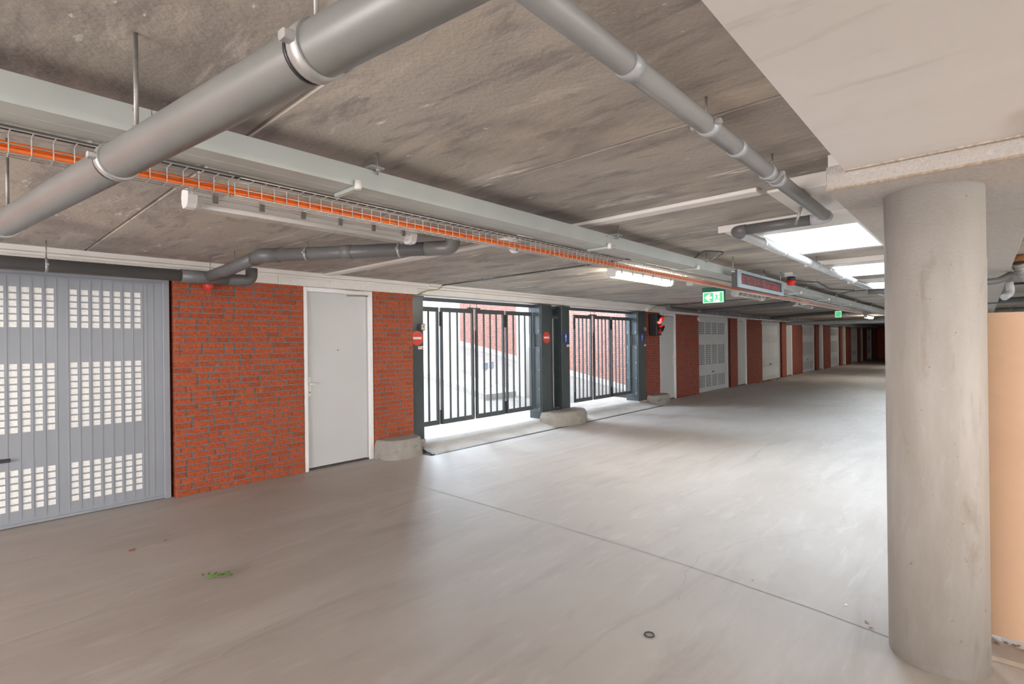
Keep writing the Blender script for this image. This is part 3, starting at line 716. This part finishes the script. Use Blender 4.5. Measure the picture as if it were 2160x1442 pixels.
# wall pipe, far
pf = thing('drain_pipe', (13, 5.5, 2.28), 'long dark drain pipe along the far left wall beyond the gates', 'pipe')
MB().tube(fillet([(11.5, 5.5, 2.41), (11.5, 5.5, 2.295), (13.1, 5.5, 2.285)], .09, 6), .055, 20).build('start_elbow', M['pipedark'], pf)
MB().tube([(13.0, 5.5, 2.285), (44, 5.5, 2.24)], .055, 20).build('pipe_run', M['pipedark'], pf)
for xx in (13.3, 15.2, 17.2, 19.3, 21.5, 24, 27): socket(pf, (xx, 5.5, 2.285-.0015*(xx-13)), (1, 0, 0), .057, .12, 'pipedark')
for xx in (14.4, 16.2, 18.2, 20.4, 23): clamp_on(pf, (xx, 5.5, 2.283-.0015*(xx-13)), (1, 0, 0), .055, 2.40, w=.02)
MB().tube(fillet([(13.5, 5.5, 2.29), (13.4, 5.2, 2.30), (12.2, 3.0, 2.30), (12.2, 3.0, 2.40)], .09, 6), .055, 20).build('branch', M['pipedark'], pf)
MB().tube(fillet([(19.3, 5.5, 2.28), (19.1, 5.0, 2.30), (17.3, 2.7, 2.30), (17.3, 2.7, 2.40)], .09, 6), .055, 20).build('branch', M['pipedark'], pf)
MB().tube(fillet([(25.5, 5.5, 2.27), (25.4, 5.1, 2.29), (24.75, 2.7, 2.30), (24.75, 2.7, 2.40)], .09, 6), .055, 20).build('branch', M['pipedark'], pf)
pq = thing('drain_pipe', (21, 3, 2.2), 'pale pipe crossing the aisle far away near the lit lamp', 'pipe')
MB().tube([(20.5, 5.3, 2.09), (21.5, -1, 2.10)], .06, 20).build('pipe_run', M['pipepale'], pq)
clamp_on(pq, (20.754, 3.7, 2.0925), (.157, -.987, 0), .06, 2.40)
# pipes and duct in the bay right of the column
for xx, z, r, lab, mt in ((14.0, 2.26, .06, 'dark pipe crossing high up right of the column', 'pipedark'), (20.0, 2.27, .09, 'pale round duct crossing far right of the column', 'galv'), (11.0, 2.36, .02, 'thin dark conduit crossing high right of the column', 'cable')):
    q = thing('service_pipe', (xx, -1.5, z), lab, 'pipe'); MB().tube([(xx, -5, z), (xx+.4, .1 if xx != 14 else .1, z)], r, 16).build('pipe_run', M[mt], q)
    clamp_on(q, (xx+.3, -.6, z), (.1, 1, 0), r, 2.40, w=.02)
fd = thing('flexible_duct', (8, -.4, 2.3), 'silver corrugated flexible duct elbow at the right edge', 'duct')
path = fillet([(7.75, -.30, 2.33), (7.85, -.36, 2.15), (8.1, -1.2, 2.15)], .16, 26)
path = [Vector(p) for p in path]; fine = []
for p, q in zip(path[:-1], path[1:]):
    n = max(1, int((q-p).length/.008)); fine += [p.lerp(q, k/n) for k in range(n)]
MB().tube(fine, [.085 if (i//2) % 2 else .073 for i in range(len(fine))], 20).build('corrugated_hose', M['galv'], fd)
MB().tube([(7.75, -.30, 2.33), (7.75, -.30, 2.398)], .088, 20).build('collar', M['leaf'], fd)
gp = thing('grey_hose', (7, -.1, 2.1), 'curved grey drain hose right of the column', 'hose')
MB().tube(fillet([(7.2, .18, 2.08), (7.6, -.12, 2.13), (7.75, -.22, 2.2)], .3, 6), .035, 14).build('hose', M['pipedark'], gp)
MB().tube(fillet([(7.7, -.2, 2.12), (7.72, -.22, 2.0), (7.6, -.16, 1.95)], .08, 6), .035, 14).build('trap', M['pipepale'], gp)

# ------------------------------------------------------------------ cable tray, basket, cables
tr = thing('cable_tray', (4, 2.14, 2.23), 'long pale grey enclosed cable tray hung along the aisle', 'cable tray')
xs = [-3, .47, 3.35, 6.3, 9.3, 12.3, 15.3, 18.3, 24, 32]
for k, (a0, b0) in enumerate(zip(xs[:-1], xs[1:])):
    sec = MB().prism([(2.05, 2.322), (2.05, 2.232), (2.235, 2.232), (2.235, 2.322), (2.232, 2.322), (2.232, 2.236), (2.053, 2.236), (2.053, 2.322)], 'x', a0+.001, b0-.001).build('tray_section', M['tray'], tr)
    MB().box(a0+.002, b0-.002, 2.053, 2.232, 2.316, 2.322).build('lid', M['trayin'], sec)
    MB().box(a0+.002, b0-.002, 2.14, 2.144, 2.2305, 2.233).build('underside_fold', M['trayin'], sec)
    if 0 < k < 6:
        for s in (-.05, .05):
            for zz in (2.25, 2.305): MB().disc((a0+s, 2.049, zz), .006, 'y', .004, 10).build('bolt', M['galv'], sec)
k = 0
for xx in (-.9, 1.33, 3.42, 5.1, 6.9, 9.0, 11.2, 13.2, 15.3):
    MB().tube([(xx, 2.03, 2.30), (xx, 2.03, 2.40)], .005, 8).build('hanger_rod', M['rod'], tr)
    MB().box(xx-.05, xx+.02, 2.005, 2.055, 2.324, 2.33, .001).build('hanger_plate', M['galv'], tr)
    MB().tube([(xx, 2.03, 2.315), (xx, 2.03, 2.345)], .010, 6).build('nut', M['galv'], tr)
for xx in (1.23, 3.30, 4.9, 6.75, 8.7, 10.6, 12.6):
    bk = MB().box(xx-.012, xx+.012, 2.035, 2.219, 2.214, 2.2305, .002).build('support_bracket', M['tray'], tr)
    MB().lathe([(.014, 0), (.016, .012), (.014, .04)], (xx, 2.032, 2.212), 12, 'z').build('end_cap', M['signwhite'], bk)
def basket(x0, x1, label):
    b = thing('cable_basket', ((x0+x1)/2, 2.28, 2.15), label, 'cable basket', 'sections of wire cable basket')
    prof = [(2.225, 2.212), (2.29, 2.212), (2.29, 2.155), (2.345, 2.155), (2.345, 2.19)]
    for (y, z) in ((2.225, 2.212), (2.29, 2.212), (2.29, 2.183), (2.29, 2.155), (2.318, 2.155), (2.345, 2.155), (2.345, 2.185)):
        MB().tube([(x0, y, z), (x1, y, z)], .0022, 6).build('long_wire', M['wire'], b)
    mb = MB(); x = x0
    while x <= x1+.001:
        for p, q in zip(prof[:-1], prof[1:]): mb.tube([(x, p[0], p[1]), (x, q[0], q[1])], .0022, 5, False)
        x += (x1-x0)/round((x1-x0)/.0545)
    o = mb.build('cross_wires', M['wire'], b); o['kind'] = 'stuff'
names = ['leftmost wire cable basket section under the thick slanting pipe', 'wire cable basket section over the unlit near lamp', 'wire cable basket section above the lit lamp', 'wire cable basket section behind the LED display', 'wire cable basket section just past the LED display', 'farthest visible wire cable basket section']
bx = [-2.2, .80, 3.8, 6.8, 9.8, 12.8, 15.8]
for k in range(6): basket(bx[k]+.012, bx[k+1]-.012, names[k])
for i, (y, z, r, mt, lab) in enumerate(((2.305, 2.167, .009, 'orange', 'lower bright orange cable lying in the wire basket'), (2.312, 2.187, .010, 'orange', 'upper bright orange cable lying in the wire basket'), (2.244, 2.221, .006, 'cable', 'dark grey cable on the basket flange nearest the tray'), (2.262, 2.221, .006, 'cable', 'dark grey cable on the basket flange nearest the orange cables'))):
    pts = [(-2.4+.25*k, y+random.uniform(-.003, .003), z+random.uniform(-.0015, .0015)) for k in range(74)]
    tag(MB().tube(pts, r, 8).build('cable', M[mt]), lab, 'cable', 'cables in the wire basket')
def cable(pts, r, label, mt='cable'): tag(MB().tube(fillet(pts, .05, 5), r, 8).build('cable', M[mt]), label, 'cable')
cable([(4.95, 2.10, 2.33), (4.9, 1.98, 2.385), (5.1, 1.85, 2.385), (5.25, 2.06, 2.33)], .008, 'black cable loop over the top of the tray left of the LED display')
cable([(8.2, 2.0, 2.37), (8.9, 1.85, 2.385), (10.2, 1.95, 2.38), (10.9, 1.7, 2.39)], .008, 'black cable drooping beside the tray right of the red beacon')
cable([(11.0, 1.45, 2.39), (11.1, 1.8, 2.385), (11.4, 2.0, 2.38), (11.8, 2.0, 2.34)], .008, 'black cable running down to the far end of the tray')
def conduit(x0, ya, x1, yb, label, clips):
    c = thing('conduit', ((x0+x1)/2, (ya+yb)/2, 2.385), label, 'conduit'); MB().tube([(x0, ya, 2.386), (x1, yb, 2.386)], .009, 10).build('tube', M['cable'], c)
    for k in range(clips):
        t = (k+.5)/clips; x, y = x0+(x1-x0)*t, ya+(yb-ya)*t; MB().box(x-.016, x+.016, y-.012, y+.012, 2.372, 2.3995, .003).build('clip', M['rod'], c)
conduit(4.95, 5.9, 4.8, 2.4, 'thin dark conduit crossing the ceiling above the near gate', 6)
conduit(11.75, 5.9, 11.2, 2.4, 'thin conduit crossing the ceiling above the traffic light', 6)
tag(MB().tube(fillet([(4.95, 5.9, 2.385), (4.93, 5.97, 2.33), (4.75, 6.02, 2.30), (4.60, 6.03, 2.235)], .03, 4), .007, 8).build('cable', plain('yellow_green_wire', (.35, .30, .08), .5)), 'yellowish earth wire dropping to the near gate post', 'cable')
tag(MB().tube(fillet([(11.75, 5.9, 2.385), (11.6, 5.95, 2.33), (11.5, 5.97, 2.27), (11.4, 6.0, 2.235)], .03, 4), .007, 8).build('cable', plain('yellow_wire', (.45, .38, .05), .5)), 'yellow earth wire dropping to the far gate post', 'cable')

# ------------------------------------------------------------------ lamps
def tube_lamp(x0, x1, label, on, y=3.22):
    l = thing('tube_lamp', ((x0+x1)/2, y, 2.40), label, 'lamp', 'long waterproof tube lamps on the ceiling')
    MB().prism([(y-.066, 2.352), (y-.05, 2.399), (y+.05, 2.399), (y+.066, 2.352)], 'x', x0+.02, x1-.02).build('housing', M['white'], l)
    prof = [(y-.064, 2.35), (y-.056, 2.31), (y-.032, 2.285), (y+.032, 2.285), (y+.056, 2.31), (y+.064, 2.35)]
    MB().prism(prof, 'x', x0+.045, x1-.045).build('diffuser', M['lamp_on'] if on else M['cover'], l)
    if not on:
        MB().tube([(x0+.08, y+.005, 2.315), (x1-.08, y+.005, 2.315)], .0145, 12).build('tube', M['tube_off'], l)
        MB().box(x0+.05, x1-.05, y-.045, y+.045, 2.342, 2.349).build('reflector', M['whiteframe'], l)
    for e, s in ((x0, 1), (x1, -1)):
        MB().prism([(y-.062, 2.352), (y-.05, 2.305), (y-.03, 2.288), (y+.03, 2.288), (y+.05, 2.305), (y+.062, 2.352), (y+.05, 2.39), (y-.05, 2.39)], 'x', min(e, e+.046*s), max(e, e+.046*s)).build('end_cap', M['whiteframe'], l)
    for k in range(6):
        xx = x0+.13+(x1-x0-.26)*k/5
        for s in (-1, 1): MB().box(xx-.016, xx+.016, y+s*.066-.004, y+s*.066+.004, 2.322, 2.378, .002).build('clip', M['rod'], l)
tube_lamp(.885, 2.41, 'unlit tube lamp below the wire basket at the upper left', False)
tube_lamp(5.26, 6.80, 'brightly lit tube lamp in front of the gates', True)
tube_lamp(9.3, 10.85, 'unlit tube lamp under the LED display', False)
tube_lamp(13.2, 14.75, 'unlit tube lamp beside the small cctv camera far along the aisle', False)
tube_lamp(18.0, 19.5, 'unlit tube lamp just past the far exit sign', False)
tube_lamp(22.8, 24.3, 'lit tube lamp far down the aisle', True)
tube_lamp(32.8, 34.3, 'added lit tube lamp at the far end of the aisle', True)  # lamp added to brighten the dark far floor
tube_lamp(-3.3, -1.8, 'added lit tube lamp on the aisle ceiling behind the viewer', True)  # unseen lamp, added for warm ambient light
tube_lamp(-.9, .6, 'added lit tube lamp over the right-hand bay near the viewer', True, -3.4)  # unseen bay lamps from here on are added as warm fill
tube_lamp(-3.6, -2.1, 'added lit tube lamp over the right-hand bay behind the viewer', True, -2.2)
tube_lamp(2.6, 4.1, 'added lit tube lamp over the right-hand bay beside the column', True, -2.6)
tube_lamp(7.2, 8.7, 'added lit tube lamp over the right-hand bay past the column', True, -3.0)
tube_lamp(14.8, 16.3, 'second added lit tube lamp over the right-hand bay past the column', True, -3.0)
tube_lamp(21.2, 22.7, 'third added lit tube lamp over the right-hand bay past the column', True, -3.0)
tube_lamp(28.2, 29.7, 'farthest added lit tube lamp over the right-hand bay', True, -3.0)

# ------------------------------------------------------------------ LED display, beacon, exit signs, small devices
def text_mesh(name, s, size, mat, parent, loc, sx=1.0):
    cu = bpy.data.curves.new(name, 'FONT'); cu.body = s; cu.size = size; cu.extrude = .0006; cu.align_x = 'LEFT'; cu.resolution_u = 2
    t = bpy.data.objects.new(name, cu); COL.objects.link(t)
    me = bpy.data.meshes.new_from_object(t.evaluated_get(bpy.context.evaluated_depsgraph_get())); bpy.data.objects.remove(t)
    w = max(v.co.x for v in me.vertices)
    k = sx/w
    me.transform(Matrix(((k, 0, 0, 0), (0, 0, -1, 0), (0, 1, 0, 0), (0, 0, 0, 1))))
    me.materials.clear(); me.materials.append(mat)
    o = bpy.data.objects.new(name, me); COL.objects.link(o); o.parent = parent; o.location = Vector(loc)-worldloc(parent); return o
ld = thing('led_display', (6.4, 1.93, 2.09), 'LED message display in a pale blue frame hung before the tray', 'display')
MB().box(5.58, 7.22, 1.90, 1.96, 2.085, 2.265, .003).build('case', M['cable'], ld)
MB().box(5.665, 7.145, 1.896, 1.90, 2.123, 2.237).build('screen', M['black'], ld)
fm = plain('display_frame', (.30, .38, .43), .4)
for r in ((5.58, 7.22, 2.237, 2.267), (5.58, 7.22, 2.083, 2.123), (5.58, 5.665, 2.123, 2.237), (7.145, 7.22, 2.123, 2.237)):
    MB().box(r[0], r[1], 1.884, 1.90, r[2], r[3], .002).build('frame_bar', fm, ld)
text_mesh('lettering', 'ZET MOTOR AF - VERLAAT GARAGE', .125, M['led_red'], ld, (5.69, 1.895, 2.134), 1.40)
for xx in (5.55, 7.25):
    MB().tube([(xx, 1.93, 2.24), (xx, 1.93, 2.40)], .006, 8).build('hanger_rod', M['rod'], ld)
    MB().box(min(xx, 6.4 if xx > 6.4 else xx-.02), xx+.03 if xx < 6 else xx+.015, 1.915, 1.945, 2.235, 2.255, .002).build('hanger_clamp', M['galv'], ld) if xx < 6 else MB().box(xx-.04, xx+.015, 1.915, 1.945, 2.235, 2.255, .002).build('hanger_clamp', M['galv'], ld)
be = thing('warning_beacon', (7.45, 1.86, 2.24), 'red warning beacon on a grey box beside the LED display', 'beacon')
MB().box(7.36, 7.56, 1.81, 1.91, 2.345, 2.399, .004).build('box', M['pipepale'], be)
MB().lathe([(.05, 2.305), (.05, 2.345)], (7.47, 1.86, 0), 24).build('socket', M['black'], be)
MB().lathe([(.02, 2.236), (.045, 2.245), (.055, 2.265), (.056, 2.306)], (7.47, 1.86, 0), 24).build('red_dome', M['red_off'], be)
def exit_sign(x, y0, y1, label, picto=True):
    e = thing('exit_sign', (x, (y0+y1)/2, 2.14), label, 'exit sign', 'green emergency exit signs'); w = y1-y0
    MB().box(x-.005, x+.06, y0, y1, 2.325, 2.399, .004).build('case', M['exit_case'], e)
    MB().box(x, x+.045, y0, y1, 2.135, 2.325, .002).build('light_box', M['exit_case'], e)
    MB().box(x-.004, x, y0+.012, y1-.012, 2.145, 2.322).build('panel', M['exit_white'], e)
    if not picto:
        MB().box(x-.006, x-.004, y0+.02, y1-.02, 2.155, 2.312).build('green_field', M['exit_green'], e); return
    X = lambda t: y1-w*t     # t=0 at the left of the sign as seen
    Z = lambda t: 2.135+.19*t
    def poly(name, pts, mt, d): MB().prism([(X(a), Z(b)) for a, b in pts], 'x', x-.004-d, x-.004).build(name, M[mt], e)
    poly('green_field', [(.07, .09), (.51, .09), (.51, .92), (.07, .92)], 'exit_green', .001)
    poly('green_field', [(.80, .09), (.93, .09), (.93, .92), (.80, .92)], 'exit_green', .001)
    poly('arrow', [(.11, .50), (.30, .80), (.40, .80), (.30, .60), (.45, .60), (.45, .42), (.30, .42), (.40, .20), (.30, .20)], 'exit_white', .002)
    g = 'exit_green'
    c = [(.62+.03*math.cos(k*.52), .82+.055*math.sin(k*.52)) for k in range(12)]
    poly('runner_head', c, g, .002)
    poly('runner_body', [(.61, .70), (.70, .73), (.70, .50), (.63, .48)], g, .002)
    poly('runner_arm', [(.62, .70), (.52, .56), (.50, .58), (.60, .72)], g, .0025)
    poly('runner_arm', [(.68, .74), (.76, .70), (.80, .58), (.77, .57), (.74, .66), (.67, .68)], g, .0025)
    poly('runner_leg', [(.63, .50), (.68, .48), (.61, .18), (.56, .16), (.60, .30)], g, .0025)
    poly('runner_leg', [(.65, .52), (.70, .50), (.73, .36), (.83, .36), (.83, .29), (.69, .29)], g, .0025)
exit_sign(8.5, 3.10, 3.46, 'lit green exit sign with left arrow and running figure')
exit_sign(17.3, 3.0, 3.18, 'small green exit sign far down the aisle', False)
dm = thing('dome_camera', (3.33, 3.0, 2.4), 'white dome camera on the ceiling beside the wire basket', 'camera')
MB().lathe([(.05, 2.36), (.05, 2.399)], (3.33, 3.0, 0), 24).build('base', M['whiteframe'], dm)
MB().lathe([(.008, 2.303), (.03, 2.309), (.045, 2.327), (.05, 2.36)], (3.33, 3.0, 0), 24).build('dome', M['whiteframe'], dm)
MB().lathe([(.012, -.004), (.012, .004)], (3.31, 2.955, 2.325), 12, 'y').build('lens', M['black'], dm)
sd = thing('smoke_detector', (7.43, 3.21, 2.4), 'round white smoke detector between the lit lamp and exit sign', 'detector')
MB().lathe([(.035, 2.345), (.05, 2.352), (.055, 2.375)], (7.43, 3.21, 0), 24).build('head', M['whiteframe'], sd)
MB().lathe([(.045, 2.375), (.05, 2.399)], (7.43, 3.21, 0), 24).build('base', M['whiteframe'], sd)
al = thing('alarm_sounder', (1.86, 6.0, 2.15), 'small round red alarm sounder on the near brick wall under the pipe', 'alarm')
MB().lathe([(.045, 0), (.045, -.05), (.036, -.075), (.01, -.08)], (1.865, 6.03, 2.165), 24, 'y').build('horn', M['red'], al)
MB().lathe([(.052, 0), (.052, -.025)], (1.865, 6.03, 2.165), 24, 'y').build('base', M['red'], al)
cc = thing('cctv_camera', (13.0, 2.98, 2.4), 'small white cctv camera at the end of the unlit far lamp', 'camera')
MB().lathe([(.02, 2.29), (.06, 2.30), (.075, 2.33), (.07, 2.37)], (13.0, 2.98, 0), 20).build('housing', M['whiteframe'], cc)
MB().box(12.96, 13.04, 2.94, 3.02, 2.37, 2.399, .004).build('bracket', M['whiteframe'], cc)
for k, dx in enumerate((-.03, .03)): MB().disc((12.93, 2.95+dx, 2.33), .014, 'x', .006, 10).build('lens', M['black'], cc)
for k, gx in enumerate(GD[:4]):
    b = thing('door_contact', (gx-.07, 6.0, 2.15), 'small white box with red mark above %s far garage door' % ['the first', 'the second', 'the third', 'the fourth'][k], 'contact box', 'contact boxes beside the far garage doors')
    MB().box(gx-.11, gx-.03, 5.985, 6.03, 2.09, 2.19, .005).build('case', M['signwhite'], b)
    MB().box(gx-.08, gx-.045, 5.982, 5.985, 2.15, 2.175).build('mark', M['red'], b)

# ------------------------------------------------------------------ litter on the floor
def leaf(x, y, s, label, mt='leaf', group='fallen leaves on the floor'):
    rot = random.uniform(0, 6.28); n = 10; vs = [(0, 0, .004)]
    for k in range(n):
        a = 2*math.pi*k/n; r = s*(1 if k % 2 == 0 else .55)*random.uniform(.75, 1.1)
        px, py = r*math.cos(a)*1.3, r*math.sin(a)*.7
        vs.append((px*math.cos(rot)-py*math.sin(rot), px*math.sin(rot)+py*math.cos(rot), .003+random.uniform(0, s*.5)))
    vs = [(x+v[0], y+v[1], v[2]) for v in vs]
    vs2 = [(v[0], v[1], v[2]+.0012) for v in vs]
    fs = [(0, 1+k, 1+(k+1) % n) for k in range(n)] + [(n+1, n+2+(k+1) % n, n+2+k) for k in range(n)] + [(1+k, 1+(k+1) % n, n+2+(k+1) % n, n+2+k) for k in range(n)]
    tag(MB().add(vs+vs2, fs).build('fallen_leaf', M[mt]), label, 'leaf', group)
leaf(.93, 4.74, .025, 'brown fallen leaf lying nearest the near garage door'); leaf(1.15, 4.77, .018, 'small tan fallen leaf right of the brown one on the near floor')
leaf(3.33, .48, .012, 'tiny brown leaf on the floor left of the column foot'); leaf(3.275, .455, .010, 'tinier brown leaf touching the floor joint by the column foot')
leaf(3.44, 1.10, .008, 'tiny dark speck of leaf on the lit floor'); leaf(3.47, .60, .009, 'tiny pale crumpled scrap on the floor near the column', 'signwhite')
for k in range(9): leaf(3.53+random.uniform(-.02, .05), -.03-.035*k, random.uniform(.012, .024), 'dry brown leaf in the gap under the orange board', group='dry leaves under the orange board')
for k in range(26): leaf(random.uniform(19.2, 22.4), 5.98-abs(random.gauss(0, .12)), random.uniform(.03, .06), 'dry brown leaf in the litter before the second far garage door', group='leaf litter before the second far garage door')
sp = thing('green_sprig', (1.2, 3.76, 0), 'small green leafy sprig lying on the near floor', 'sprig')
MB().tube([(1.135, 3.80, .006), (1.20, 3.765, .012), (1.275, 3.71, .008)], .003, 6).build('stem', M['green'], sp)
for k in range(16):
    t = k/15; cx, cyy = 1.135+.14*t, 3.80-.09*t; a = random.uniform(0, 6.28); s = random.uniform(.02, .034)
    d = Vector((math.cos(a), math.sin(a), 0)); n_ = Vector((-d.y, d.x, 0)); c = Vector((cx, cyy, .01+random.uniform(0, .012)))
    vs = [c, c+d*s*.6+n_*s*.35+Vector((0, 0, .004)), c+d*s*1.4+Vector((0, 0, .006)), c+d*s*.6-n_*s*.35+Vector((0, 0, .002))]
    MB().add(vs+[v+Vector((0, 0, .001)) for v in vs], [(0, 1, 2, 3), (7, 6, 5, 4), (0, 4, 5, 1), (1, 5, 6, 2), (2, 6, 7, 3), (3, 7, 4, 0)]).build('leaflet', M['green'], sp)
ring = [(2.454+.024*math.cos(2*math.pi*k/28), 1.30+.024*math.sin(2*math.pi*k/28), .005) for k in range(29)]
tag(MB().tube(ring, .0032, 8, False).build('rubber_ring', M['rubber']), 'small black rubber ring lying on the lit floor', 'ring')
